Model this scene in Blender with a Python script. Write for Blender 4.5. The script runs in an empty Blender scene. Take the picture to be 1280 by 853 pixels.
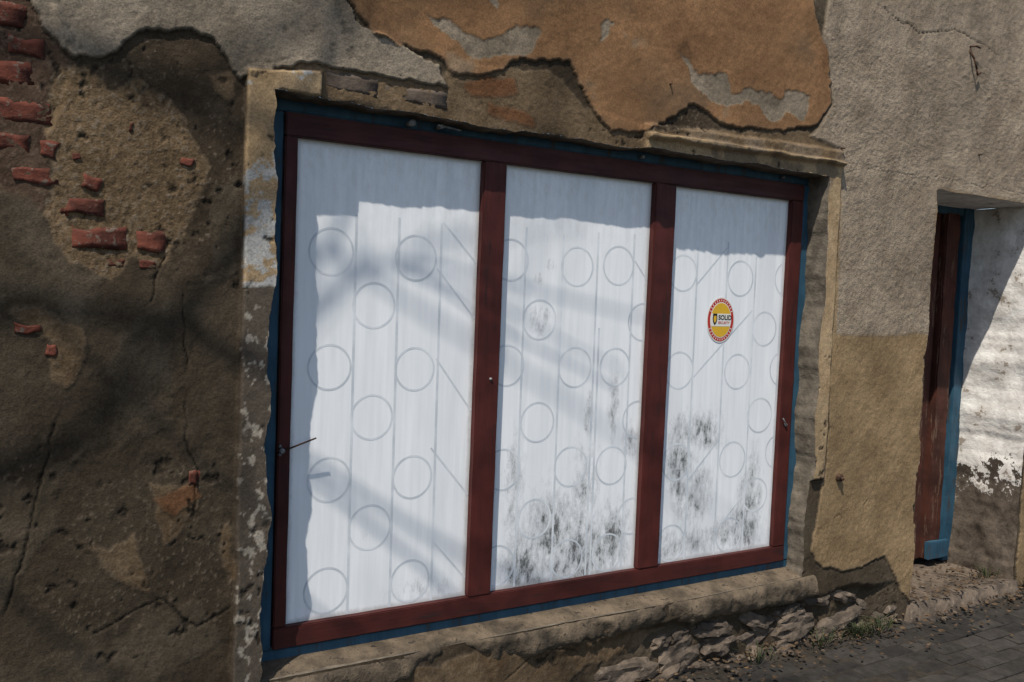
import bpy, bmesh, math, random
import numpy as np
from mathutils import Vector, Matrix, noise as mnoise
random.seed(7)
S=bpy.context.scene
F=np.float32
# ------------------------------------------------------------------ helpers
TB=np.random.default_rng(11).random((512,512)).astype(F)
def vnoise(x,y,seed):
    x=x+seed*7.31; y=y+seed*3.77
    fx=np.floor(x); fy=np.floor(y)
    xf=(x-fx).astype(F); yf=(y-fy).astype(F); xi=fx.astype(np.int32)&511; yi=fy.astype(np.int32)&511
    u=xf*xf*(3-2*xf); v=yf*yf*(3-2*yf); x1=(xi+1)&511; y1=(yi+1)&511
    a=TB[xi,yi]; b=TB[x1,yi]; c=TB[xi,y1]; d=TB[x1,y1]
    return (a+(b-a)*u)*(1-v)+(c+(d-c)*u)*v
def fbm(x,y,scale,octv=4,seed=1,gain=.55):
    r=0;a=1;t=0
    c,s=math.cos(.6),math.sin(.6)
    for i in range(octv):
        r=r+a*(vnoise(x*scale,y*scale,seed+i*17)-0.5); t+=a; a*=gain; scale*=2.03
        x,y=x*c-y*s,x*s+y*c
    return r/t*2
def sdpoly(X,Z,poly):
    P=np.array(poly,float)/100.0
    lo=P.min(0)-.35; hi=P.max(0)+.35
    sel=np.nonzero((X>lo[0])&(X<hi[0])&(Z>lo[1])&(Z<hi[1]))[0]
    out=np.full(X.shape,-1.0,F); Xs,Zs=X[sel],Z[sel]
    d=np.full(Xs.shape,1e9,F); ins=np.zeros(Xs.shape,bool); n=len(P)
    for i in range(n):
        a=P[i]; b=P[(i+1)%n]; e=b-a; L=e@e
        t=np.clip(((Xs-F(a[0]))*F(e[0])+(Zs-F(a[1]))*F(e[1]))/F(L),0,1)
        dx=Xs-F(a[0])-t*F(e[0]); dz=Zs-F(a[1])-t*F(e[1])
        d=np.minimum(d,dx*dx+dz*dz)
        c=((a[1]>Zs)!=(b[1]>Zs)); xx=F(b[0]-a[0])*(Zs-F(a[1]))/F(b[1]-a[1]+1e-9)+F(a[0])
        ins^=c&(Xs<xx)
    out[sel]=np.where(ins,1,-1)*np.sqrt(d)
    return out
def sdmulti(X,Z,polys):
    r=sdpoly(X,Z,polys[0])
    for p in polys[1:]: r=np.maximum(r,sdpoly(X,Z,p))
    return r
def linedist(X,Z,pl):
    P=np.array(pl,float)/100.0; best=np.full(X.shape,9.0,F)
    for i in range(len(P)-1):
        a=P[i]; b=P[i+1]; e=b-a; L=e@e
        t=np.clip(((X-a[0])*e[0]+(Z-a[1])*e[1])/L,0,1)
        best=np.minimum(best,np.hypot(X-a[0]-t*e[0],Z-a[1]-t*e[1]))
    return best
def mkobj(name,verts,faces,mats=(),parent=None,smooth=False,mi=None):
    me=bpy.data.meshes.new(name); me.from_pydata([tuple(v) for v in verts],[],[tuple(f) for f in faces])
    for m in mats: me.materials.append(m)
    if mi is not None: me.polygons.foreach_set('material_index',mi)
    if smooth: me.polygons.foreach_set('use_smooth',[True]*len(me.polygons))
    me.update()
    o=bpy.data.objects.new(name,me); S.collection.objects.link(o)
    if parent: o.parent=parent
    return o
def gridmesh(name,co,quads,mats,parent,smooth=True):
    me=bpy.data.meshes.new(name); nf=len(quads)
    me.vertices.add(len(co)); me.vertices.foreach_set('co',co.astype(F).ravel())
    me.loops.add(nf*4); me.loops.foreach_set('vertex_index',quads.astype(np.int32).ravel())
    me.polygons.add(nf); me.polygons.foreach_set('loop_start',np.arange(0,nf*4,4,dtype=np.int32))
    me.polygons.foreach_set('use_smooth',np.full(nf,smooth))
    for m in mats: me.materials.append(m)
    me.update(calc_edges=True); me.validate()
    o=bpy.data.objects.new(name,me); S.collection.objects.link(o); o.parent=parent
    return o
def empty(name):
    o=bpy.data.objects.new(name,None); S.collection.objects.link(o); return o
def wornbox(name,x0,x1,y0,y1,z0,z1,mat,parent,amp=0.0015,bev=0.004,step=0.04,seed=0):
    bm=bmesh.new(); bmesh.ops.create_cube(bm,size=1)
    for v in bm.verts:
        v.co=Vector((x0+(v.co.x+.5)*(x1-x0),y0+(v.co.y+.5)*(y1-y0),z0+(v.co.z+.5)*(z1-z0)))
    bmesh.ops.bevel(bm,geom=list(bm.edges),offset=bev,segments=2,affect='EDGES')
    ax=0 if (x1-x0)>(z1-z0) else 2
    lo,hi=(x0,x1) if ax==0 else (z0,z1)
    k=int((hi-lo)/step)
    for i in range(1,k):
        c=[0,0,0]; c[ax]=lo+(hi-lo)*i/k; nn=[0,0,0]; nn[ax]=1
        bmesh.ops.bisect_plane(bm,geom=list(bm.verts)+list(bm.edges)+list(bm.faces),plane_co=c,plane_no=nn)
    for v in bm.verts:
        v.co+=mnoise.noise_vector(v.co*9+Vector((seed,0,0)))*amp
    me=bpy.data.meshes.new(name); bm.to_mesh(me); bm.free()
    me.materials.append(mat)
    o=bpy.data.objects.new(name,me); S.collection.objects.link(o); o.parent=parent
    return o
def tube(verts,faces,p0,p1,r0,r1,k=6,caps=True):
    p0=Vector(p0);p1=Vector(p1); d=(p1-p0)
    if d.length<1e-6: return
    q=d.to_track_quat('Z','Y'); b=len(verts)
    for p,r in((p0,r0),(p1,r1)):
        for i in range(k):
            a=2*math.pi*i/k
            verts.append(p+q@Vector((r*math.cos(a),r*math.sin(a),0)))
    for i in range(k):
        j=(i+1)%k
        faces.append((b+i,b+j,b+k+j,b+k+i))
    if caps: faces.append(tuple(b+k-1-i for i in range(k))); faces.append(tuple(b+k+i for i in range(k)))
# ------------------------------------------------------------------ node helper
class NB:
    def __init__(s,name):
        s.m=bpy.data.materials.new(name); s.m.use_nodes=True; s.t=s.m.node_tree
        s.b=s.t.nodes['Principled BSDF']; s.co=s.t.nodes.new('ShaderNodeTexCoord').outputs['Object']
        s.b.inputs['Specular IOR Level'].default_value=0.25
    def n(s,t): return s.t.nodes.new(t)
    def set(s,inp,v):
        if isinstance(v,bpy.types.NodeSocket): s.t.links.new(v,inp)
        elif isinstance(v,(tuple,list)) and len(v)==3 and inp.type=='RGBA': inp.default_value=(*v,1)
        else: inp.default_value=v
    def math(s,op,a,b=0.0):
        x=s.n('ShaderNodeMath'); x.operation=op; s.set(x.inputs[0],a); s.set(x.inputs[1],b); return x.outputs[0]
    def add(s,a,b): return s.math('ADD',a,b)
    def mul(s,a,b): return s.math('MULTIPLY',a,b)
    def mr(s,v,a,b,c=0.0,d=1.0):
        x=s.n('ShaderNodeMapRange'); x.clamp=True
        s.set(x.inputs[0],v); x.inputs[1].default_value=a; x.inputs[2].default_value=b; x.inputs[3].default_value=c; x.inputs[4].default_value=d
        return x.outputs[0]
    def mix(s,f,a,b,mode='MIX'):
        x=s.n('ShaderNodeMix'); x.data_type='RGBA'; x.blend_type=mode
        s.set(x.inputs[0],f); s.set(x.inputs[6],a); s.set(x.inputs[7],b); return x.outputs[2]
    def vec(s,scale=(1,1,1)):
        x=s.n('ShaderNodeMapping'); s.t.links.new(s.co,x.inputs[0]); x.inputs['Scale'].default_value=scale; return x.outputs[0]
    def noise(s,sc,det=3,rough=.55,vec=None):
        x=s.n('ShaderNodeTexNoise'); s.t.links.new(vec or s.co,x.inputs['Vector'])
        x.inputs['Scale'].default_value=sc; x.inputs['Detail'].default_value=det; x.inputs['Roughness'].default_value=rough
        return x.outputs['Fac']
    def attr(s,name,o='Fac'):
        x=s.n('ShaderNodeAttribute'); x.attribute_name=name; return x.outputs[o]
    def bump(s,h,dist=1.0,strength=1.0):
        x=s.n('ShaderNodeBump'); x.inputs['Distance'].default_value=dist; x.inputs['Strength'].default_value=strength
        s.set(x.inputs['Height'],h); s.t.links.new(x.outputs[0],s.b.inputs['Normal'])
    def col(s,c): s.set(s.b.inputs['Base Color'],c)
    def rough(s,r): s.set(s.b.inputs['Roughness'],r)
# ------------------------------------------------------------------ materials
def wall_material():
    m=NB('weathered_plaster'); nB=m.noise(150,2,.65)
    c=m.mix(1,m.attr('coat','Color'),m.mix(m.mr(nB,.3,.7),(.72,.72,.72),(1.26,1.26,1.26)),'MULTIPLY')
    m.col(c); m.rough(.93); m.bump(m.mul(nB,m.attr('grain'))); m.b.inputs['Specular IOR Level'].default_value=.1
    return m.m
def simple_rough(name,ca,cb,sc=9,bh=.006,bs=40,rough=.9,spots=None):
    m=NB(name); b=m.noise(bs*.5,4,.72); a=m.noise(sc,2,.6)
    c=m.mix(m.mr(m.add(a,m.mul(m.add(b,-.5),.6)),.35,.65),ca,cb)
    if spots: c=m.mix(m.mr(b,spots[1],spots[1]+.02),c,spots[0])
    m.col(c); m.rough(rough); m.bump(m.mul(b,bh*1.6))
    return m.m
def wood_paint(name,ca,cb,wear,worn=.64,vertical=True,rough=.55):
    m=NB(name); v=m.vec((1,1,.12) if vertical else (.12,1,1))
    w=m.noise(22,5,.75,vec=v); k=m.noise(7,2)
    c=m.mix(m.mr(k,.35,.65),ca,cb)
    c=m.mix(m.mr(w,.42,.58,0,.4),c,m.mix(1,c,(.5,.5,.5),'MULTIPLY'))
    f=m.mr(w,worn,worn+.02); c=m.mix(f,c,wear)
    m.col(c); m.rough(m.mr(w,.3,.7,rough-.12,rough+.2)); m.bump(m.mul(w,.0018))
    return m.m
M_wall=wall_material()
M_reveal=simple_rough('rough_mortar',(.085,.070,.053),(.17,.142,.107),11,.005,45)
M_sill=simple_rough('crumbling_render',(.060,.046,.031),(.150,.112,.074),8,.006,60,spots=((.045,.035,.026),.6))
M_stone=simple_rough('rubble_stone',(.056,.043,.032),(.145,.110,.080),7,.006,60,spots=((.18,.145,.11),.62))
M_brick=simple_rough('old_brick',(.060,.019,.012),(.145,.042,.025),14,.003,70,spots=((.12,.09,.068),.6))
M_brick3=simple_rough('sooty_brick',(.075,.055,.040),(.125,.094,.070),12,.003,70)
M_red=wood_paint('red_brown_paint',(.052,.0115,.009),(.080,.0175,.0135),(.030,.012,.010),.60)
M_redh=wood_paint('red_brown_paint_rail',(.047,.011,.009),(.072,.0165,.013),(.030,.012,.010),.60,False)
M_blue=wood_paint('blue_paint',(.022,.066,.105),(.036,.096,.145),(.05,.05,.05),.58)
M_brown=wood_paint('peeling_brown_paint',(.045,.015,.010),(.080,.026,.016),(.12,.068,.045),.57,rough=.75)
M_dark=simple_rough('dark_gap',(.008,.008,.008),(.014,.013,.012),9,.001,30)
def white_reveal():
    m=NB('peeling_whitewash'); w=m.noise(9,6,.74); f=m.mr(w,.60,.615)
    sx=m.n('ShaderNodeSeparateXYZ'); m.t.links.new(m.co,sx.inputs[0]); z=sx.outputs[2]
    c=m.mix(m.mr(w,.4,.55),(.78,.745,.69),(.60,.56,.51))
    c=m.mix(f,c,(.30,.25,.20))
    lo=m.mr(m.add(z,m.mul(m.add(w,-.5),1.4)),.70,.68)
    c=m.mix(lo,c,m.mix(m.mr(w,.4,.6),(.05,.038,.028),(.13,.10,.075)))
    m.col(c); m.rough(.85); m.bump(m.add(m.mul(w,.012),m.mul(lo,-.012)))
    return m.m
M_white=white_reveal()
def pane_mat():
    m=NB('whitewashed_glass')
    st=m.noise(45,3,.6,vec=m.vec((1,1,.05))); n1=m.noise(40,5,.78,vec=m.vec((1,1,.42)))
    c=m.mix(m.mr(st,.3,.7),(.77,.785,.79),(.88,.885,.88))
    c=m.mix(m.mr(m.attr('wash'),.5,.8,0,.6),c,(.68,.70,.715))
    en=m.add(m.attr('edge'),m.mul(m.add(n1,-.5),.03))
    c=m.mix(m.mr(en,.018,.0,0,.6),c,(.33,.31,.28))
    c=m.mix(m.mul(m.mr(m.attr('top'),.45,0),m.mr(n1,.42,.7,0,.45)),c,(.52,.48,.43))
    s=m.attr('stain')
    v=m.add(n1,m.mul(m.add(s,-1),.30))
    soft=m.mul(m.mr(v,.28,.56,0,.72),m.mr(s,.05,.5))
    c=m.mix(soft,c,(.29,.295,.29))
    f=m.mul(m.mr(v,.50,.64),m.mr(s,.05,.25)); c=m.mix(m.mul(f,.86),c,(.06,.06,.057))
    m.col(c); m.rough(.35); m.b.inputs['Specular IOR Level'].default_value=.3
    return m.m
M_pane=pane_mat()
def grille_mat():
    m=NB('grille_showing_through'); c=m.mix(m.mr(m.noise(7,3,.65),.36,.64),(.52,.55,.575),(.72,.74,.755)); m.col(c); m.rough(.45); return m.m
M_grille=grille_mat()
M_metal=simple_rough('galvanised_metal',(.12,.12,.12),(.26,.26,.25),30,.001,60,rough=.5)
M_rust=simple_rough('rusty_iron',(.03,.018,.012),(.09,.045,.025),40,.001,80,rough=.8)

# ------------------------------------------------------------------ WALL (relief and coats modelled per vertex)
WY=-0.100; WX0,WX1,WZ0,WZ1=-0.065,2.66,0.365,2.37
DX0,DX1,DZ0,DZ1=3.54,4.58,0.03,2.39
def axis(bps,steps):
    a=[bps[0]]
    for i in range(len(bps)-1):
        n=max(1,int(round((bps[i+1]-bps[i])/steps[i]))); a+=list(np.linspace(bps[i],bps[i+1],n+1)[1:])
    return np.array(a)
q1,q2=.0048,.0060
gx=axis([-7,-1.05,WX0,WX1,DX0,DX1,5.0,11],[.08,q1,q2,q2,.008,.008,.08])
gz=axis([-.1,DZ0,WZ0,WZ1,DZ1,3.1,3.65,5.2],[.0062,.0062,.0062,.0062,.0050,.008,.08])
nx,nz=len(gx),len(gz)
XX,ZZ=np.meshgrid(gx,gz); vx=XX.ravel(); vz=ZZ.ravel()
I,J=np.meshgrid(np.arange(nx-1),np.arange(nz-1))
cx=(gx[I]+gx[I+1])/2; cz=(gz[J]+gz[J+1])/2
hole=((cx>WX0)&(cx<WX1)&(cz>WZ0)&(cz<WZ1))|((cx>DX0)&(cx<DX1)&(cz>DZ0)&(cz<DZ1))
a=(J*nx+I)[~hole]
faces=np.stack([a,a+1,a+1+nx,a+nx],1)
used=np.unique(faces); remap=-np.ones(nx*nz,np.int64); remap[used]=np.arange(len(used))
faces=remap[faces]; X=vx[used].astype(F); Z=vz[used].astype(F); nv=len(X)
w1=fbm(X,Z,6,5,3); w1b=fbm(X,Z,6,5,11); k1=fbm(X,Z,34,3,5); k2=fbm(X,Z,34,3,15)
wxp=X+.030*w1+.010*k1; wzp=Z+.030*w1b+.010*k2
w2x=X+.08*fbm(X,Z,4,5,23)+.012*k1; w2z=Z+.08*fbm(X,Z,4,5,27)+.012*k2
grain=fbm(X,Z,110,2,301); g2=fbm(X,Z,48,3,303)
def mr(v,a,b,c=0.,d=1.): return (c+(d-c)*np.clip((v-a)/(b-a),0,1)).astype(F)
def mixc(f,c,d):
    f=np.asarray(f,F)
    if f.ndim==1: f=f[:,None]
    return c*(1-f)+np.asarray(d,F)*f
n_big=.5+.36*fbm(X,Z,2.2,5,101); n_mid=.5+.34*fbm(X,Z,8,5,103)+.05*g2; n_or=.5+.40*fbm(X,Z,4.5,6,107); n_blo=.5+.38*fbm(X+.1*w1,Z,3.1,6,109)
n_str=.5+.4*fbm(X*5,Z*.8,1,5,113)
sd={}
sd['tan']=sdpoly(w2x*.6+wxp*.4,w2z*.6+wzp*.4,[(-72,236),(-62,237),(-55,233),(-47,236),(-38,229),(-34,222),(-31,216),(-27,209),(-33,197),(-34,186),(-41,177),(-47,180),(-53,174),(-66,178),(-70,186),(-73,193),(-71,204),(-74,215)])
sd['greyl']=sdpoly(wxp,wzp,[(-150,272),(-83,262),(-73,243),(-66,237),(-58,239),(-50,247),(-45,251),(-33,253),(-26,251),(-22,243),(-18,240),(-7,245),(12,248),(36,248),(56,249),(53,256),(32,263),(20,266),(17,272),(10,300),(-10,400),(-150,400)])
sd['orange']=sdpoly(wxp,wzp,[(17,272),(29,262),(53,259),(58,254),(71,255),(88,264),(111,266),(120,252),(132,242),(149,244),(175,260),(195,253),(225,254),(252,259),(267,273),(260,295),(247,319),(230,360),(180,372),(60,355),(5,330)])
sd['gp']=sdmulti(w2x,w2z,[[(49,271),(60,272),(70,270),(84,276),(99,275),(97,268),(86,262),(78,262),(66,258),(60,263)],[(170,277),(180,273),(193,277),(202,270),(213,272),(230,270),(240,276),(251,274),(249,261),(235,262),(225,257),(210,266),(194,265),(180,268)],[(128,284),(134,286),(133,281),(129,280)],[(70,288),(75,289),(74,285)]])
sd['rgrey']=sdpoly(X+.4*(wxp-X),Z+.5*(wzp-Z),[(260,330),(256,300),(267,273),(255,258),(252,255),(276,251),(277,230),(279,159),(345,159.5),(354,160),(354,239),(800,239),(1200,239),(1200,600),(200,600)])
sd['ltan']=sdpoly(wxp,wzp,[(276,240),(276,85),(270,50),(276,42),(296,34),(312,36),(328,40),(344,20),(354,10),(354,170),(460,170),(460,5),(1200,5),(1200,245),(300,245)])
sd['hl']=sdmulti(w2x,w2z,[[(-120,205),(-85,199),(-70,194),(-55,175),(-64,160),(-72,163),(-85,161),(-120,160)],[(-55,150),(-40,165),(-36,150),(-38,125),(-55,120)],[(-90,120),(-74,112),(-62,125),(-70,95),(-85,70),(-120,75)],[(-52,60),(-30,72),(-20,50),(-50,35),(-110,30),(-110,55)],[(-30,200),(-20,205),(-18,175),(-28,170)]])
sd['lt']=sdmulti(w2x*.6+wxp*.4,w2z*.6+wzp*.4,[[(-83,161),(-72,163),(-63,159),(-61,151),(-67,141),(-72,143),(-74,153)],[(-45,110),(-30,108),(-28,103),(-37,88),(-42,94)],[(-63,93),(-58,88),(-49,95),(-46,84),(-44,73),(-52,76),(-58,80)],[(-16,31),(10,33),(60,31),(150,30),(180,25),(150,15),(60,-10),(-60,-10)],[(-22,92),(-17,95),(-17,74),(-20,72)],[(-27,238),(-18,242),(-18,230)]])
sd['bz']=sdpoly(wxp,wzp,[(-73,262),(-70,240),(-66,235),(-72,215),(-72,200),(-60,183),(-50,175),(-70,190),(-80,196),(-130,200),(-150,262)])
sd['over']=sdpoly(wxp,wzp,[(-14,246),(12,249),(50,249),(60,258),(100,262),(120,250),(150,246),(250,257),(276,251),(276,236),(150,236),(-6,236)])
sd['ob']=sdmulti(wxp,wzp,[[(62,250),(74,256),(86,256),(88,250),(76,247),(66,246)],[(73,245),(85,245),(96,242),(95,238.5),(84,239),(74,240)],[(-44,104),(-31,108),(-28,103),(-36,98)]])
sd['band']=sdmulti(X+.25*(wxp-X),Z+.25*(wzp-Z),[[(-16.5,36),(-16,120),(-16,243),(9,246),(9,236.9),(-4,236.5),(-4,234),(-4,36)],[(264,86),(275,86),(275,245),(150,244),(150,235),(264,235)]])
cr=[[(-61,151),(-68,138),(-72,121),(-74,112),(-78,93),(-81,83),(-84,70)],[(-35,169),(-33,148),(-33,124),(-29,111),(-30,96)],[(-40,180),(-44,166),(-55,158)],[(275,60),(290,66),(300,60),(312,72)],[(-60,62),(-40,70),(-28,60),(-18,64)],[(300,325),(330,318),(360,326),(420,318)],[(0,22),(30,26),(42,12),(60,20)],[(90,16),(110,28),(130,22)]]
ckd=np.full(nv,9,F)
cwx=X+.018*fbm(X,Z,11,5,31); cwz=Z+.018*fbm(X,Z,11,5,37)
for c_ in cr: ckd=np.minimum(ckd,linedist(cwx,cwz,c_))
h=.007*fbm(X,Z,1.8,3,41)+.0022*fbm(X,Z,20,4,43)
c=mixc(mr(n_mid,.30,.75),np.array((.034,.026,.018),F)[None,:],(.080,.062,.043))
c=mixc(mr(n_big,.42,.66,0,.8),c,(.078,.064,.047))
c=mixc(mr(grain,.42,.62)*mr(n_blo,.48,.6),c,(.14,.115,.088))
h+=.0012*grain+.0008*g2
def layer(c,h,name,ca,cb,th,fine=.0,gravel=0,rim=.45,nm=n_mid,w=.004,worn=.25):
    s=sd[name]; f=mr(s,-w*.5,w); f3=f[:,None]
    cc=mixc(mr(nm,.33,.70),np.array(ca,F)[None,:],cb)
    if gravel: cc=mixc(mr(grain,.25,.5)*gravel,cc,(.19,.155,.12)); cc=mixc(mr(-grain,.35,.6)*gravel,cc,(.07,.05,.033))
    if worn: cc=mixc(mr(s+.006*g2,.014,0,0,worn),cc,(.22,.185,.145))
    c=c*(1-f3)+cc*f3
    if rim: c=mixc(mr(s,-.009,-.002)*mr(s,.003,.0,0,rim),c,(.018,.014,.010))  # dark edge line: crack with the coat's shadow line painted in
    h=h+f*(th+fine*grain)
    return c,h,f
c,h,_=layer(c,h,'hl',(.060,.049,.035),(.108,.088,.065),.002,w=.014,rim=.0,worn=.0)
c,h,_=layer(c,h,'lt',(.090,.060,.035),(.150,.110,.070),.003,gravel=.3,w=.010,rim=.25)
c,h,_=layer(c,h,'bz',(.052,.033,.024),(.098,.067,.048),-.006,gravel=.25,rim=0,worn=0,w=.012)
c,h,_=layer(c,h,'tan',(.110,.077,.045),(.175,.124,.075),-.002,gravel=.8,fine=.001,rim=.25,w=.007)
c,h,_=layer(c,h,'over',(.105,.075,.045),(.175,.127,.081),.002,gravel=.2,w=.008,rim=.25)
c,h,_=layer(c,h,'ob',(.105,.052,.026),(.165,.085,.045),.001,w=.006,rim=.35,worn=.1)
c,h,_=layer(c,h,'ltan',(.205,.145,.083),(.285,.208,.123),.007,rim=.35)
c,h,frg=layer(c,h,'rgrey',(.220,.180,.139),(.33,.278,.220),.0,fine=.0008,rim=0,w=.012,worn=0); h+=np.where(sd['ltan']<0,.007,0)*frg+.0010*g2*frg
c,h,_=layer(c,h,'greyl',(.165,.140,.110),(.262,.226,.182),.011)
c,h,forr=layer(c,h,'orange',(.175,.098,.052),(.270,.156,.082),.009,fine=-.0010,nm=n_or)
c=mixc(forr*mr(n_blo,.50,.66,0,.75),c,(.155,.103,.064)); c=mixc(forr*mr(n_or,.66,.74,0,.75),c,(.25,.195,.14))
c,h,_=layer(c,h,'gp',(.155,.130,.10),(.26,.22,.172),-.002,fine=.0008,rim=.2)
s=sd['band']; fb=mr(s,-.002,.002)
cb=mixc(mr(n_mid,.3,.7),np.array((.26,.188,.112),F)[None,:],(.37,.28,.178))
fl=.5+.38*fbm(X,Z,13,6,91,.65)+np.where(X<0.05,.09*np.clip((2.35-Z)/.4,-1,1),-.2)
cb=mixc(mr(n_or,.60,.64,0,.7)*mr(X,.5,1,.5,1),cb,(.14,.11,.082)); cb=mixc(mr(fl,.60,.63),cb,(.36,.37,.375))
cbl=mixc(mr(fbm(X,Z,38,4,95),.28,.36),np.array((.080,.068,.056),F)[None,:],(.27,.25,.22)); cbl=mixc(mr(n_mid,.70,.74),cbl,(.24,.125,.07))
cb=mixc(mr(np.where(X<1,1.72-Z+.06*w1,-1),-.003,.003),cb,cbl)
c=mixc(fb,c,cb)
c=mixc(mr(s,-.008,-.002)*mr(s,.004,0,0,.5),c,(.03,.022,.016))  # same dark line around the band, crack and painted shadow line
def ss(v,w=.012): t=np.clip(v/w*.5+.5,0,1); return t*t*(3-2*t)
h=h*(1-.6*fb)+.024*ss(s,.006)+.003*fb*fbm(X,Z,11,4,47)
ledge=sdpoly(X+.012*fbm(X,Z,9,4,50),Z+.012*fbm(X,Z,9,4,51),[(150,241),(150,247.5),(276,250.5),(276,243)])
h+=.026*ss(ledge,.010)+.006*ss(ledge,.012)*fbm(X,Z,20,3,53)
c=mixc(ss(ledge,.01)*mr(n_mid,.42,.6,0,.7),c,(.16,.13,.10))
ck=mr(ckd,.0045,.0015)*mr(n_blo,.36,.44); c=mixc(ck*.8,c,(.014,.011,.008)); h-=.004*ck
c=c*mr(n_big,.3,.7,.80,1.12)[:,None]; c=c*(1-.22*mr(n_str,.5,.78))[:,None]
c=c*(1+.10*g2+.10*grain)[:,None]
dark=mr(fbm(X,Z,5,6,131),.22,.5)*mr(n_big,.45,.6)*mr(X,2.0,3.2,1,.5); c=c*(1-.35*dark)[:,None]
# coarse mortar left of the window, darker towards the bottom
c=c*(1-.28*mr(X,-.10,-.20)*mr(Z+.35*w1,2.1,1.3))[:,None]
smooth_zone=np.maximum(np.maximum(forr,frg),mr(sd['ltan'],0,.01))
pit=mr(fbm(X,Z,30,3,133),-.42,-.52)*mr(n_blo,.47,.54)*(1-.85*smooth_zone)*(1-.6*mr(sd['greyl'],0,.01)); c=mixc(pit*.85,c,(.02,.016,.012)); h-=.004*pit
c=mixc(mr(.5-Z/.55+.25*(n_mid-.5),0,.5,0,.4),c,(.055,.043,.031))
rub=ss(.24-Z+.05*fbm(X,Z,5,4,61),.03)*np.clip((X-.9)/.8,0,1)*np.clip((3.5-X)/.3,0,1)
h+=-.035*rub+.02*rub*fbm(X,Z,9,4,63)
c=np.clip(c*np.array((1.06,1.,.91),F),.004,.9)
Yn=(WY-h).astype(F)
dxw=np.maximum(WX0-X,X-WX1); dzw=np.maximum(WZ0-Z,Z-WZ1); dw=np.abs(np.maximum(dxw,dzw)); fo=np.exp(-dw/.02)
X2=X+fo*(.026*fbm(X*0+3,Z,7,5,71)+.003*fbm(X,Z,40,3,73))*(np.minimum(abs(X-WX0),abs(X-WX1))<.1)
Z2=Z+fo*(.018*fbm(X,Z*0+1,5,5,75)+.003*fbm(X,Z,40,3,77))*(np.abs(Z-WZ1)<.1)
dd=np.abs(np.maximum(np.maximum(DX0-X,X-DX1),np.maximum(DZ0-Z,Z-DZ1))); fd=np.exp(-dd/.05)
X2=X2+fd*.018*fbm(X*0+2,Z,6,5,81)*(Z<DZ1-.01); Z2=Z2+fd*.010*fbm(X,Z*0,6,5,83)*(Z>2.2)
house=empty('old_plastered_house')
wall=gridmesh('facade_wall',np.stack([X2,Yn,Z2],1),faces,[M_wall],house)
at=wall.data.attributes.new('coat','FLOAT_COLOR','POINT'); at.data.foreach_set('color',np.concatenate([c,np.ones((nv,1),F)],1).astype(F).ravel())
gr=np.full(nv,.0016,F)+.0022*frg+.001*mr(sd['tan'],0,.01)-.0010*forr-.0008*fb
at=wall.data.attributes.new('grain','FLOAT','POINT'); at.data.foreach_set('value',gr.astype(F))
def ix(arr,v): return int(np.argmin(np.abs(arr-v)))
def reveal(name,x0,x1,z0,z1,yend,steps,mat,wob):
    a,b,c_,d_=ix(gx,x0),ix(gx,x1),ix(gz,z0),ix(gz,z1)
    P=[[j*nx+a for j in range(c_,d_+1)],[d_*nx+i for i in range(a,b+1)],[j*nx+b for j in range(d_,c_-1,-1)],[c_*nx+i for i in range(b,a-1,-1)]]
    vv=[];ff=[]
    for side in P:
        side=side[::2] if side[-1] in side[::2] else side[::2]+[side[-1]]
        ids=remap[side]; n_=len(ids); b0=sum(len(q) for q in vv)
        sx,sz,sy=X2[ids],Z2[ids],Yn[ids]
        isv=np.ptp(X[ids])<.01
        for t in np.linspace(0,1,steps+1):
            y=sy+(yend-sy)*t; w_=wob*min(1,t*4)*fbm(y*1.5+9,(sz if isv else sx),4,5,85)
            ox=w_ if isv else 0; oz=0 if isv else w_*.3
            if name=='door_reveal' and isv and X[ids][0]>4:
                ox=ox-.06*min(1,t*4)*np.clip((.55-sz)/.5,0,1)*(fbm(y,sz,7,3,87)*.5+.5)
            vv.append(np.stack([sx+ox,y,sz+oz],1))
        for r in range(steps):
            q=b0+r*n_+np.arange(n_-1); ff.append(np.stack([q,q+1,q+1+n_,q+n_],1))
    return gridmesh(name,np.concatenate(vv),np.concatenate(ff),[mat],house)
reveal('window_reveal',WX0,WX1,WZ0,WZ1,.03,6,M_reveal,.004)
reveal('door_reveal',DX0,DX1,DZ0,DZ1,.37,24,M_white,.018)
del c,cb,cbl
def surfY(x,z):
    m_=(np.abs(X-x)<.03)&(np.abs(Z-z)<.02)
    return float(Yn[m_].min()) if m_.any() else WY

def brick(v,f,mi,x0,x1,z0,z1,proud,m,seed):
    bm=bmesh.new(); bmesh.ops.create_cube(bm,size=1)
    bmesh.ops.scale(bm,vec=(x1-x0,.06,z1-z0),verts=bm.verts)
    bmesh.ops.bevel(bm,geom=list(bm.edges),offset=min(.010,(z1-z0)*.2),segments=2,affect='EDGES')
    bmesh.ops.subdivide_edges(bm,edges=list(bm.edges),cuts=3,use_grid_fill=True)
    b=len(v); rot=random.uniform(-.05,.05); yy=surfY((x0+x1)/2,(z0+z1)/2) if x0>-1.1 else WY
    for q in bm.verts:
        p=q.co.copy(); p.rotate(Matrix.Rotation(rot,3,'Y'))
        nv_=mnoise.noise_vector((p+Vector((seed,seed,0)))*18)*.014+mnoise.noise_vector((p+Vector((seed,seed,0)))*60)*.004
        nv_.y*=.45; p+=nv_
        p+=Vector(((x0+x1)/2,yy-proud+.03,(z0+z1)/2)); v.append(p)
    bm.verts.index_update()
    for q in bm.faces: f.append(tuple(b+w.index for w in q.verts)); mi.append(m)
    bm.free()
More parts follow.
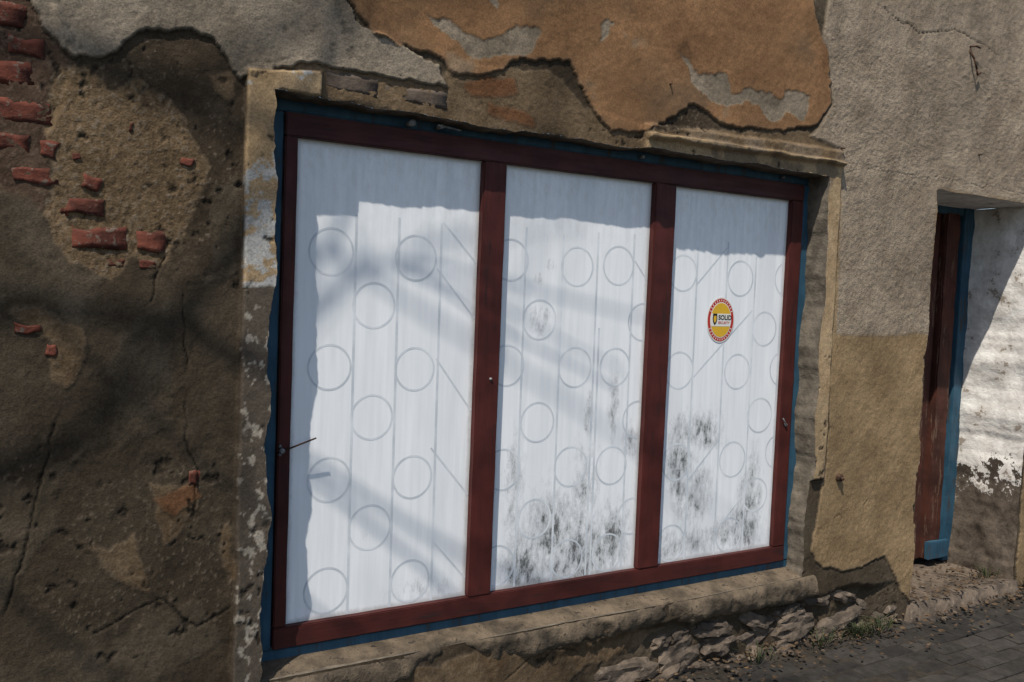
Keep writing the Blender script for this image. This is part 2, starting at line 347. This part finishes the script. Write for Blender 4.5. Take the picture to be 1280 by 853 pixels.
BR=[(-98,-78,243,252),(-98,-85.5,235,242),(-84,-73,236,243),(-95,-76,227,235.5),(-92,-71,216.5,225),(-90,-77,208,214.5),(-76,-69.5,207,214.5),(-83,-70,199.5,206),(-65,-58,198.5,205),(-68.5,-57,191.5,198),(-67,-50.5,181.5,189.5),(-49.5,-39,181.5,189),(-57,-51,176,180.5),(-48,-43,176.5,180),(-36,-31,209.5,213.5),(-82,-73,155,160),(-74,-69,149.5,153.5),(-32,-28,106.5,112),(-51.5,-48.5,218,223),(-67,-64,207.5,210.5),(-97,-86,199,206)]
v=[];f=[];mi=[]
for n_,b_ in enumerate(BR): brick(v,f,mi,b_[0]/100,b_[1]/100,b_[2]/100,b_[3]/100,.0005+random.uniform(0,.003),0,n_*3.1)
for b_,m_ in [((10,30,240,248),1),((31,58,240,247),1)]:
    brick(v,f,mi,b_[0]/100,b_[1]/100,b_[2]/100,b_[3]/100,-.001,m_,b_[0])
for r in range(9):
    for c_ in range(5):
        if random.random()<.75: brick(v,f,mi,-2.4+c_*.24+(r%2)*.12,-2.17+c_*.24+(r%2)*.12,1.98+r*.078,2.045+r*.078,.0,0,r*7+c_)
mkobj('exposed_bricks',v,f,[M_brick,M_brick3],house,True,mi)

nxs=340; prof=[(.03,.392),(-.02,.385),(-.05,.376),(-.085,.366),(-.102,.356),(-.110,.342),(-.114,.325),(-.115,.305),(-.113,.285),(-.106,.265),(-.09,.25),(-.05,.24)]
v=[];f=[]
for a_ in range(nxs+1):
    x=-.10+2.84*a_/nxs
    er=max(0,mnoise.fractal(Vector((x*2.1,4,1)),1,2,4)+.05)*1.6
    for b_,(y,z) in enumerate(prof):
        nn=mnoise.fractal(Vector((x*7,y*16,z*16)),1,2,5); n2=mnoise.fractal(Vector((x*30,y*30,z*30)),1,2,3)
        wgt=min(1,b_/4); t=b_/(len(prof)-1)
        v.append((x,y+wgt*(nn*.014+n2*.006+er*.03*t)-.012*min(1,max(0,(x-1.2)))*wgt,z+wgt*(nn*.010+n2*.004)+er*.06*t*wgt))
for a_ in range(nxs):
    for b_ in range(len(prof)-1):
        p=a_*len(prof)+b_; f.append((p,p+len(prof),p+len(prof)+1,p+1))
mkobj('window_sill',v,f,[M_sill],house,True)
def rock(v,f,c,s,seed,sub=3):
    bm=bmesh.new(); bmesh.ops.create_icosphere(bm,subdivisions=sub,radius=1)
    b=len(v); R=Matrix.Rotation(random.uniform(-.4,.4),3,'Y')
    for q in bm.verts:
        p=q.co.copy(); m_=max(abs(p.x),abs(p.y),abs(p.z)); p=p.lerp(p/m_,.6)
        p*=1+.4*mnoise.fractal(p*1.3+Vector((seed,0,0)),1,2,4)
        p=R@Vector((p.x*s[0],p.y*s[1],p.z*s[2])); v.append(p+Vector(c))
    bm.verts.index_update()
    for q in bm.faces: f.append(tuple(b+w.index for w in q.verts))
    bm.free()
v=[];f=[]
x=1.7
while x<3.1:
    w=random.uniform(.05,.14); rock(v,f,(x+w,-.042+random.uniform(-.01,.02),random.uniform(.17,.23)),(w,.05,random.uniform(.03,.055)),x*5); x+=2*w+random.choice((.0,.05))
x=1.4
while x<3.45:
    w=random.uniform(.08,.18); rock(v,f,(x+w,-.042+random.uniform(-.02,.02),random.uniform(.06,.11)),(w,.055,random.uniform(.045,.07)),x*7); x+=2*w-.01
x=.4
while x<3.4:
    w=random.uniform(.05,.14); rock(v,f,(x+w,-.065+random.uniform(-.02,.02),random.uniform(0,.02)),(w,.045,.035),x*9); x+=2*w+.02
mkobj('plinth_rubble',v,f,[M_stone],house,False)

# ------------------------------------------------------------------ SHOP WINDOW
win=empty('shop_window')
wornbox('frame_blue_top',-.085,2.70,.006,.06,2.335,2.385,M_blue,win,seed=1)
wornbox('frame_blue_bottom',-.085,2.70,.006,.06,.378,.425,M_blue,win,seed=2)
wornbox('frame_blue_left',-.085,-.004,.004,.058,.427,2.333,M_blue,win,seed=3)
wornbox('frame_blue_right',2.615,2.70,.004,.058,.427,2.333,M_blue,win,seed=4)
wornbox('rail_top',0,2.61,-.012,.05,2.25,2.331,M_redh,win,seed=5)
wornbox('rail_bottom',0,2.61,-.012,.05,.43,.507,M_redh,win,seed=6)
wornbox('stile_left',0,.045,-.010,.048,.509,2.248,M_red,win,seed=7)
wornbox('stile_right',2.53,2.61,-.010,.048,.509,2.248,M_red,win,seed=8)
wornbox('mullion_1',.785,.888,-.014,.048,.509,2.248,M_red,win,seed=9)
wornbox('mullion_2',1.655,1.775,-.014,.048,.509,2.248,M_red,win,seed=10)
PY=.018
stains=[(1.04,.60,.09,.16,1.15),(1.19,.72,.14,.20,1.0),(1.37,.60,.16,.16,1.15),(1.12,.55,.12,.10,1.1),(1.52,.64,.10,.18,1.0),(1.61,1.09,.05,.08,.9),(1.00,.95,.05,.22,.75),(1.36,.85,.08,.26,.85),(1.24,.56,.22,.06,1.15),
 (1.99,1.13,.15,.08,1.15),(2.06,1.07,.12,.05,1.0),(1.90,.98,.08,.13,1.0),(1.91,.84,.07,.10,1.0),(2.05,.58,.18,.07,1.1),(1.86,.58,.08,.07,1.0),(2.38,.74,.07,.24,1.0),(2.36,.62,.10,.14,1.1),(2.2,.60,.16,.07,.95),(2.00,.8,.12,.18,.75),
 (1.09,1.64,.06,.07,.72),(1.13,1.86,.03,.03,.65),(1.08,1.80,.025,.03,.7),(.36,.80,.03,.03,.5),(.80,.54,.03,.05,.9),(1.5,1.25,.03,.16,.65),(1.36,1.2,.03,.14,.62),(.6,.56,.14,.05,.65)]
def pane(nm,x0,x1):
    z0,z1=.49,2.26; n1=int((x1-x0)/.010); n2=int((z1-z0)/.012)
    xs=np.linspace(x0,x1,n1+1); zs=np.linspace(z0,z1,n2+1); PX,PZ=np.meshgrid(xs,zs); px,pz=PX.ravel(),PZ.ravel()
    q=(np.arange(n2)[:,None]*(n1+1)+np.arange(n1)[None,:]).ravel()
    o=gridmesh(nm,np.stack([px,np.full_like(px,PY),pz],1),np.stack([q,q+1,q+n1+2,q+n1+1],1),[M_pane],win,False)
    st=np.zeros_like(px)
    for (sx,sz,a_,b_,w) in stains: st=np.maximum(st,w*np.exp(-(((px-sx)/a_)**2+((pz-sz)/b_)**2)*.8))
    st=st*(1+.6*fbm(px,pz,9,4,201))
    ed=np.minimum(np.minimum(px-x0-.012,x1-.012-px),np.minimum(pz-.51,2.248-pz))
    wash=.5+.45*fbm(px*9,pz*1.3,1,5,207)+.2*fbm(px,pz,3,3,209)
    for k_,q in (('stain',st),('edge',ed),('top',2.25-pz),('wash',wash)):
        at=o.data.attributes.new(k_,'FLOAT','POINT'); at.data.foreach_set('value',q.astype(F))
pane('glass_pane_1',.035,.795); pane('glass_pane_2',.88,1.665); pane('glass_pane_3',1.765,2.54)
v=[];f=[]
GY=PY-.0004
def bar(x0,z0,x1,z1,w=.008,dy=0):
    d=Vector((x1-x0,0,z1-z0)).normalized(); p=Vector((-d.z,0,d.x))*w/2; b=len(v)
    for (x,z) in ((x0,z0),(x1,z1)):
        for sg in (-1,1): v.append(Vector((x,GY+dy,z))+p*sg)
    f.append((b,b+1,b+3,b+2))
def ring(cx,cz,r=.082,w=.008,xlo=-9,xhi=9):
    N_=56
    r+=random.uniform(-.002,.002)
    pts=[(math.cos(2*math.pi*i_/N_),math.sin(2*math.pi*i_/N_)*1.02) for i_ in range(N_)]
    for i_ in range(N_):
        p,q=pts[i_],pts[(i_+1)%N_]
        if not(xlo<cx+p[0]*r<xhi and xlo<cx+q[0]*r<xhi): continue
        b=len(v)
        for (a_,b_) in (p,q):
            for rr in (r-w/2,r+w/2): v.append(Vector((cx+a_*rr,GY-.00015,cz+b_*rr)))
        f.append((b,b+1,b+3,b+2))
zb=.5095
for n_,xa in enumerate((.278,.448,.625,1.01,1.195,1.375,1.40,1.572,1.95,2.14,2.33,2.515)): bar(xa-.001,(2.0+.02*math.sin(n_*3)) if xa!=1.40 else 1.6,xa+.008,zb,.010)
RG=[(18.5,186),(19,144),(20,102.5),(20,61),(35.5,167),(36,125),(36.5,83),(52,185.5),(53,143),(53.5,101),(54,60),(127,186),(149,187.5),(109,163),(128,143),(149.5,143),(110,120),(128,100),(150,99),(110.5,79),(128,57.5),(150,58),
 (187,141),(223,185),(241,161),(224,140),(241,118),(188,98),(224,97),(187,58),(186.5,186),(241,78),(224,57.5)]
for (a_,b_) in RG: ring(a_/100,max(b_/100,.597))
for c_ in ((94,187),(94,144),(94,101),(93,61)): ring(c_[0]/100,c_[1]/100,xlo=.892)
for c_ in ((164,163),(163.5,119),(163,75)): ring(c_[0]/100,c_[1]/100,xhi=1.652)
for c_ in ((255,186),(255,141),(255,99)): ring(c_[0]/100,c_[1]/100,xhi=2.527)
for (a_,b_,c_,d_) in [(63,200,78,185),(61,182,78.2,163),(62,147,78.2,126),(61,112,78.2,92),(63,75,78.2,58),(158,190,165,182),(195,181,213,199),(196,138,232,170),(196,89,214,107),(215,62,232,78)]:
    bar(a_/100,b_/100,c_/100,d_/100,.007,-.0003)
mkobj('window_grille',v,f,[M_grille],win)
v=[];f=[]
tube(v,f,(.015,-.024,1.15),(.13,-.035,1.192),.0035,.003,8)
mkobj('latch_rod',v,f,[M_rust],win,True)
v=[];f=[]
tube(v,f,(.012,-.010,1.15),(.012,-.030,1.15),.010,.009,12)
for dz in (-.014,.016): tube(v,f,(.006,-.010,1.15+dz),(.006,-.022,1.15+dz),.006,.005,10)
tube(v,f,(2.565,-.010,1.13),(2.565,-.020,1.13),.008,.007,10); tube(v,f,(2.565,-.020,1.13),(2.535,-.022,1.165),.003,.003,6)
tube(v,f,(.848,-.013,1.39),(.848,-.021,1.39),.006,.005,10)
tube(v,f,(1.57,-.02,2.352),(1.57,.01,2.352),.008,.008,8); tube(v,f,(2.45,-.02,2.352),(2.45,.01,2.352),.007,.007,8)
tube(v,f,(.46,-.05,2.348),(.46,.01,2.348),.012,.010,10); tube(v,f,(.56,-.05,2.352),(.66,-.045,2.345),.004,.003,8); tube(v,f,(.58,-.05,2.35),(.58,.01,2.35),.008,.008,8)
mkobj('window_fixings',v,f,[M_metal],win,True)

# ------------------------------------------------------------------ STICKER
def flat(name,c,rough=.35):
    m=NB(name); q=m.mix(m.mr(m.noise(60,3),.4,.7,0,.2),c,tuple(k_*.7 for k_ in c)); m.col(q); m.rough(rough); return m.m
stk=empty('security_sticker')
SC=(2.112,1.648); SY=PY-.008
def oval(nm,ra,rb,y,mat,zlo=-9,zhi=9):
    vv=[];N_=64
    for i_ in range(N_):
        t=2*math.pi*i_/N_; vv.append((SC[0]+ra*math.cos(t),SY+y,SC[1]+min(zhi,max(zlo,rb*math.sin(t)))))
    vv2=[(x_,y_+.0004,z_) for x_,y_,z_ in vv]
    ff=[tuple(range(N_-1,-1,-1))]+[(i_,(i_+1)%N_,N_+(i_+1)%N_,N_+i_) for i_ in range(N_)]
    mkobj(nm,vv+vv2,ff,[mat],stk)
KR=flat('sticker_red',(.45,.028,.02)); KY=flat('sticker_yellow',(.66,.39,.03)); KW=flat('sticker_white',(.70,.68,.62)); KB=flat('sticker_black',(.015,.014,.012))
oval('rim',.088,.108,.0055,KW); oval('red_ring',.083,.102,.0050,KR); oval('ring_inner',.068,.085,.0045,KW); oval('yellow_field',.065,.081,.0040,KY)
oval('name_band',.066,.082,.0035,KW,-.030,.030)
sh=[(-.052,.030),(-.026,.030),(-.024,.005),(-.028,-.012),(-.039,-.026),(-.050,-.012),(-.054,.005)]
mkobj('shield',[(SC[0]+x_,SY+.003,SC[1]+z_) for x_,z_ in sh],[tuple(range(len(sh)))],[KB],stk)
sh2=[(x_*.6-.0155,z_*.6+.001) for x_,z_ in sh]
mkobj('shield_emblem',[(SC[0]+x_,SY+.0026,SC[1]+z_) for x_,z_ in sh2],[tuple(range(len(sh2)))],[KY],stk)
def text(nm,s,size,x_,z_,y,mat,bold=.0006):
    c=bpy.data.curves.new(nm,'FONT'); c.body=s; c.size=size; c.offset=bold; c.align_x='LEFT'; c.materials.append(mat)
    o=bpy.data.objects.new(nm,c); o.rotation_euler=(math.pi/2,0,0); o.location=(x_,SY+y,z_); S.collection.objects.link(o); o.parent=stk
text('lettering_top','SOLID',.031,SC[0]-.018,SC[1]+.002,.0026,KB,.0009)
text('lettering_bottom','SECURITY',.0165,SC[0]-.018,SC[1]-.018,.0026,KR,.0002)
v=[];f=[]
for i_ in range(34):
    t=2*math.pi*i_/34+.1
    if abs(math.sin(t))<.3: continue
    cx_,cz_=SC[0]+.0755*math.cos(t),SC[1]+.0935*math.sin(t); b=len(v); w_=.0022; hh=.0045
    T=Vector((-math.sin(t),0,math.cos(t))); R_=Vector((math.cos(t),0,math.sin(t)))
    for a_,b_ in ((-1,-1),(1,-1),(1,1),(-1,1)): v.append(Vector((cx_,SY+.0042,cz_))+T*w_*a_+R_*hh*b_)
    f.append((b,b+1,b+2,b+3))
mkobj('ring_lettering',v,f,[KW],stk)

# ------------------------------------------------------------------ DOOR
door=empty('recessed_door')
wornbox('door_frame_blue',4.485,4.60,.315,.40,.10,2.40,M_blue,door,amp=.004,seed=20)
wornbox('door_leaf_stile',4.30,4.445,.315,.38,.13,2.36,M_brown,door,amp=.006,bev=.008,seed=21)
wornbox('door_leaf_panel',3.62,4.29,.350,.375,.13,2.36,M_brown,door,amp=.002,seed=22)
wornbox('door_frame_left',3.50,3.60,.315,.40,.10,2.40,M_blue,door,amp=.003,seed=23)
wornbox('door_head',3.605,4.48,.318,.39,2.345,2.42,M_blue,door,amp=.003,seed=24)
wornbox('door_kickboard',4.28,4.50,.280,.313,.14,.25,M_blue,door,amp=.006,seed=26)
wornbox('door_gap_shade',3.48,4.64,.405,.44,.02,2.45,M_dark,door,amp=.001,seed=25)  # near-black sheet, stands in for the shade in the gap beside the door leaf
def slab(name,x0,x1,y0,y1,zt_,mat,parent,amp=.012):
    n1=int((x1-x0)/.025);n2=int((y1-y0)/.025);vv=[];ff=[]
    for r in range(n2+1):
        for c in range(n1+1):
            x_=x0+(x1-x0)*c/n1;y_=y0+(y1-y0)*r/n2
            e1=min(x_-x0,x1-x_,y_-y0)
            z_=zt_+amp*mnoise.fractal(Vector((x_*6,y_*6,0)),1,2,4)-.02*math.exp(-max(e1,0)/.02)
            if e1<=1e-6: z_=-.02
            vv.append((x_+.01*mnoise.noise(Vector((x_*7,y_*7,3))),y_+.012*mnoise.noise(Vector((x_*5,y_*5,9))),z_))
    for r in range(n2):
        for c in range(n1):
            p=r*(n1+1)+c; ff.append((p,p+1,p+n1+2,p+n1+1))
    return mkobj(name,vv,ff,[mat],parent,True)
slab('door_threshold',3.50,4.62,-.14,.42,.085,M_stone,house)

# ------------------------------------------------------------------ wall ironwork
v=[];f=[]
pts=[(3.745,-.10,3.19),(3.765,-.135,3.19),(3.80,-.135,3.185)]
for p,q in zip(pts[:-1],pts[1:]): tube(v,f,p,q,.005,.005,6)
pts=[(3.75,-.10,3.185),(3.76,-.13,3.12),(3.79,-.13,3.07),(3.80,-.13,3.04),(3.835,-.125,3.06)]
for p,q in zip(pts[:-1],pts[1:]): tube(v,f,p,q,.006,.006,6)
mkobj('bent_iron_hook',v,f,[M_rust],None,True)
v=[];f=[]
tube(v,f,(2.87,-.07,.86),(2.87,-.125,.86),.022,.020,14); tube(v,f,(2.87,-.126,.86),(2.87,-.14,.855),.010,.008,10)
mkobj('rusty_pipe_stub',v,f,[M_rust],None,True)
v=[];f=[]
for (x_,z_) in ((1.62,2.66),(2.75,2.52),(3.9,2.62)):
    tube(v,f,(x_,-.09,z_),(x_+.003,-.122,z_-.003),.006,.004,8)
mkobj('wall_nails',v,f,[M_rust],None,True)

# ------------------------------------------------------------------ GROUND
def paver_mat():
    m=NB('concrete_pavers'); a_=m.noise(14,5,.7)
    c=m.mix(m.mr(a_,.35,.65),(.022,.0195,.0165),(.044,.039,.034))  # very dark tones: shade over the pavement is put into the paver colour
    c=m.mix(1,c,m.mix(m.attr('tone'),(.60,.60,.60),(1.25,1.22,1.18)),'MULTIPLY')
    m.col(c); m.rough(.88); m.bump(m.mul(a_,.006)); return m.m
M_pav=paver_mat(); M_soil=simple_rough('sandy_soil',(.022,.018,.013),(.042,.034,.025),12,.008,60)
M_asph=simple_rough('asphalt',(.04,.04,.04),(.06,.06,.058),8,.004,200)
M_kerb=simple_rough('kerb_stone',(.12,.115,.105),(.18,.17,.155),8,.004,60)
mkobj('ground',[(-200,-200,-.19),(200,-200,-.19),(200,200,-.19),(-200,200,-.19)],[(0,1,2,3)],[M_soil])
mkobj('road',[(-60,-10,-.15),(60,-10,-.15),(60,-3.75,-.15),(-60,-3.75,-.15)],[(0,1,2,3)],[M_asph])
wornbox('kerb',-20,20,-3.75,-3.6,-.18,-.005,M_kerb,None,amp=.003,bev=.015,step=1.0)
v=[];f=[];tone=[]
row=0;y=-3.58
while y<.0:
    off=(row%2)*.1; x=-8+off
    while x<10:
        j_=.0045; zt_=random.uniform(-.006,.004)+.012*mnoise.noise(Vector((x*.6,y*.6,0))); tx,ty=random.uniform(-.003,.003),random.uniform(-.003,.003)
        x0,x1,y0,y1=x+j_,x+.2-j_,y+j_,y+.1-j_; b=len(v); i_=.008
        for (px,py) in ((x0,y0),(x1,y0),(x1,y1),(x0,y1)): v.append((px,py,-.05))
        for (px,py) in ((x0,y0),(x1,y0),(x1,y1),(x0,y1)): v.append((px,py,zt_-.007))
        for k_,(px,py) in enumerate(((x0+i_,y0+i_),(x1-i_,y0+i_),(x1-i_,y1-i_),(x0+i_,y1-i_))): v.append((px,py,zt_+(tx if k_ in(1,2) else -tx)+(ty if k_>1 else -ty)))
        for q in (0,4):
            for k_ in range(4): f.append((b+q+k_,b+q+(k_+1)%4,b+q+4+(k_+1)%4,b+q+4+k_))
        f.append((b+8,b+9,b+10,b+11)); tone+= [random.random()]*12
        x+=.2
    y+=.1; row+=1
pv=mkobj('pavement',v,f,[M_pav]); at=pv.data.attributes.new('tone','FLOAT','POINT'); at.data.foreach_set('value',tone)
n1,n2=360,72; vv=[];ff=[]
for r in range(n2+1):
    for c in range(n1+1):
        x_=-8+18*c/n1; y_=-3.6+3.65*r/n2
        pile=.04*math.exp(-abs(y_+.08)/.09)*(.6+.9*mnoise.noise(Vector((x_*2,y_*2,0))))
        vv.append((x_,y_,-.013+.006*mnoise.noise(Vector((x_*3,y_*3,5)))+max(0,pile)))
for r in range(n2):
    for c in range(n1):
        p=r*(n1+1)+c; ff.append((p,p+1,p+n1+2,p+n1+1))
mkobj('soil_bed',vv,ff,[M_soil],None,True)
M_leaf=simple_rough('dry_leaf',(.04,.025,.014),(.11,.07,.038),30,.001,60)
v=[];f=[]
for i_ in range(1000):
    x_=random.uniform(1.0,5.2); y_=-.07-abs(random.gauss(0,.13)); 
    if random.random()<.2: x_=random.uniform(3.6,4.55); y_=random.uniform(-.1,.3)
    z_=.02+.03*math.exp(-abs(y_+.08)/.1)+(.075 if (3.5<x_<4.6 and y_>-.13) else 0)
    s_=random.uniform(.005,.019); R=Matrix.Rotation(random.uniform(0,6.3),3,'Z')@Matrix.Rotation(random.uniform(-.7,.7),3,'X'); b=len(v)
    for p in ((-1,0,.15),(-.3,-.5,0),(.5,-.4,.1),(1.1,0,.3),(.4,.5,.1),(-.4,.45,0)): v.append(R@(Vector(p)*s_)+Vector((x_,y_,z_)))
    f.append((b,b+1,b+2,b+3)); f.append((b,b+3,b+4,b+5))
mkobj('fallen_leaves',v,f,[M_leaf])
v=[];f=[]
for i_ in range(45):
    x_=random.uniform(1.0,5.0); y_=-.10-abs(random.gauss(0,.08)); s_=random.uniform(.005,.018)
    rock(v,f,(x_,y_,.015+s_*.3),(s_,s_,s_*.7),i_*3.3,1)
mkobj('plaster_crumbs',v,f,[M_stone])
M_weed=simple_rough('weed',(.025,.034,.014),(.065,.068,.03),20,.001,60)
v=[];f=[]
for (cx_,cy_,n_) in ((3.05,-.15,110),(3.2,-.17,60),(2.75,-.15,40),(4.45,.0,40),(4.75,-.14,60),(2.3,-.16,25)):
    for i_ in range(n_):
        a_=random.uniform(0,6.3); r_=abs(random.gauss(0,.07)); bx,by=cx_+r_*math.cos(a_),cy_+.5*r_*math.sin(a_)
        L_=random.uniform(.03,.10); d=Vector((math.cos(a_),math.sin(a_),0)); s_=Vector((-d.y,d.x,0))*.0022; b=len(v); P0=Vector((bx,by,.02 if cy_<-.05 else .09))
        P1=P0+d*L_*.3+Vector((0,0,L_*.7)); P2=P0+d*L_*.8+Vector((0,0,L_*.8))
        v+= [P0-s_,P0+s_,P1+s_,P1-s_,P2]; f+= [(b,b+1,b+2,b+3),(b+3,b+2,b+4)]
mkobj('weeds',v,f,[M_weed])

M_tile=simple_rough('roof_tile',(.10,.035,.02),(.17,.07,.04),9,.004,50)
v=[];f=[]
for k_ in range(7):
    y0=-.38+k_*.55; z0=5.15+k_*.42; b=len(v)
    for (y_,z_) in ((y0,z0),(y0+.6,z0+.46),(y0+.6,z0+.42),(y0,z0-.04)): v+= [(-7.1,y_,z_),(11.1,y_,z_)]
    for q in range(4): f.append((b+2*q,b+2*q+1,b+(2*q+3)%8,b+(2*q+2)%8))
mkobj('roof',v,f,[M_tile],house)

# ------------------------------------------------------------------ bare street tree
M_bark=simple_rough('bark',(.05,.04,.03),(.11,.09,.07),8,.01,30)
v=[];f=[]
rt=random.Random(33)
def grow(p,d,r,L,depth,md=4):
    if r<.0045: return
    n_=5
    for s_ in range(n_):
        d=(d+Vector((rt.gauss(0,.07),rt.gauss(0,.05),rt.gauss(.0,.07)))).normalized()
        q=p+d*L/n_; r2_=r*.94; tube(v,f,p,q,r,r2_,7 if r>.03 else 4,False); p=q; r=r2_
        if depth>0 and depth<md and s_>0 and rt.random()<.38:
            a_=d.orthogonal().normalized(); a_.rotate(Matrix.Rotation(rt.uniform(0,6.3),3,d)); a_.y*=.6
            grow(p,(d*.7+a_*.8).normalized(),r*.55,L*.66,depth+2,md)
    if depth<md:
        for c_ in range(2):
            a_=d.orthogonal().normalized(); a_.rotate(Matrix.Rotation(rt.uniform(0,6.3),3,d)); a_.y*=.6
            grow(p,(d*.85+a_*rt.uniform(.35,.7)).normalized(),r*.66,L*.8,depth+1,md)
T0=Vector((-4.2,-1.55,-.15)); p=T0.copy(); r=.15
limbs=[(3.1,.12,.028,.12),(3.8,.10,.027,.22),(4.6,.03,.024,.12),(5.4,-.02,.024,.15),(6.2,.0,.022,.3)]
hs=[0]+[l_[0] for l_ in limbs]
for k_ in range(1,len(hs)):
    for s_ in range(3):
        q=p+Vector((rt.gauss(0,.02),rt.gauss(0,.02),(hs[k_]-hs[k_-1])/3)); tube(v,f,p,q,r,r*.94,10,False); p=q; r*=.94
    lb=limbs[k_-1]
    grow(p,Vector((.85,lb[1],lb[3]+.1)).normalized(),lb[2],1.7,1)
    grow(p,Vector((-.6,-.3,.6)).normalized(),lb[2],1.2,2)
grow(p,Vector((-.15,0,1)).normalized(),r*.6,1.4,2)
mkobj('bare_street_tree',v,f,[M_bark],None,True)

# ------------------------------------------------------------------ light, sky, camera
sdir=Vector((-.434,-.310,.846)).normalized()
L=bpy.data.lights.new('sun','SUN'); L.energy=5.0; L.angle=math.radians(.5); L.color=(1,.95,.87)
lo=bpy.data.objects.new('sun',L); lo.rotation_euler=sdir.to_track_quat('Z','Y').to_euler(); lo.location=sdir*20; S.collection.objects.link(lo)
w=bpy.data.worlds.new('World'); S.world=w; w.use_nodes=True
sk=w.node_tree.nodes.new('ShaderNodeTexSky'); sk.sky_type='NISHITA'; sk.sun_disc=False
sk.sun_elevation=math.asin(sdir.z); sk.sun_rotation=math.atan2(sdir.x,sdir.y)
bg=w.node_tree.nodes['Background']; w.node_tree.links.new(sk.outputs[0],bg.inputs[0]); bg.inputs[1].default_value=.13
r1=np.array([0.8578,-0.00595,0.5141]); r2=np.array([0.03981,0.9978,-0.05486])
r1/=np.linalg.norm(r1); r2=r2-r1*(r1@r2); r2/=np.linalg.norm(r2); nn=np.cross(r1,r2)
cam=bpy.data.cameras.new('camera'); cam.sensor_width=36; cam.lens=30.74; cam.clip_start=.05; cam.clip_end=500
cm=bpy.data.objects.new('camera',cam); S.collection.objects.link(cm)
cm.matrix_world=Matrix(((r1[0],r1[1],-r1[2],-.878),(nn[0],nn[1],-nn[2],-3.044),(r2[0],r2[1],-r2[2],1.737),(0,0,0,1)))
S.camera=cm
S.view_settings.view_transform='Standard'; S.view_settings.look='None'; S.view_settings.exposure=0
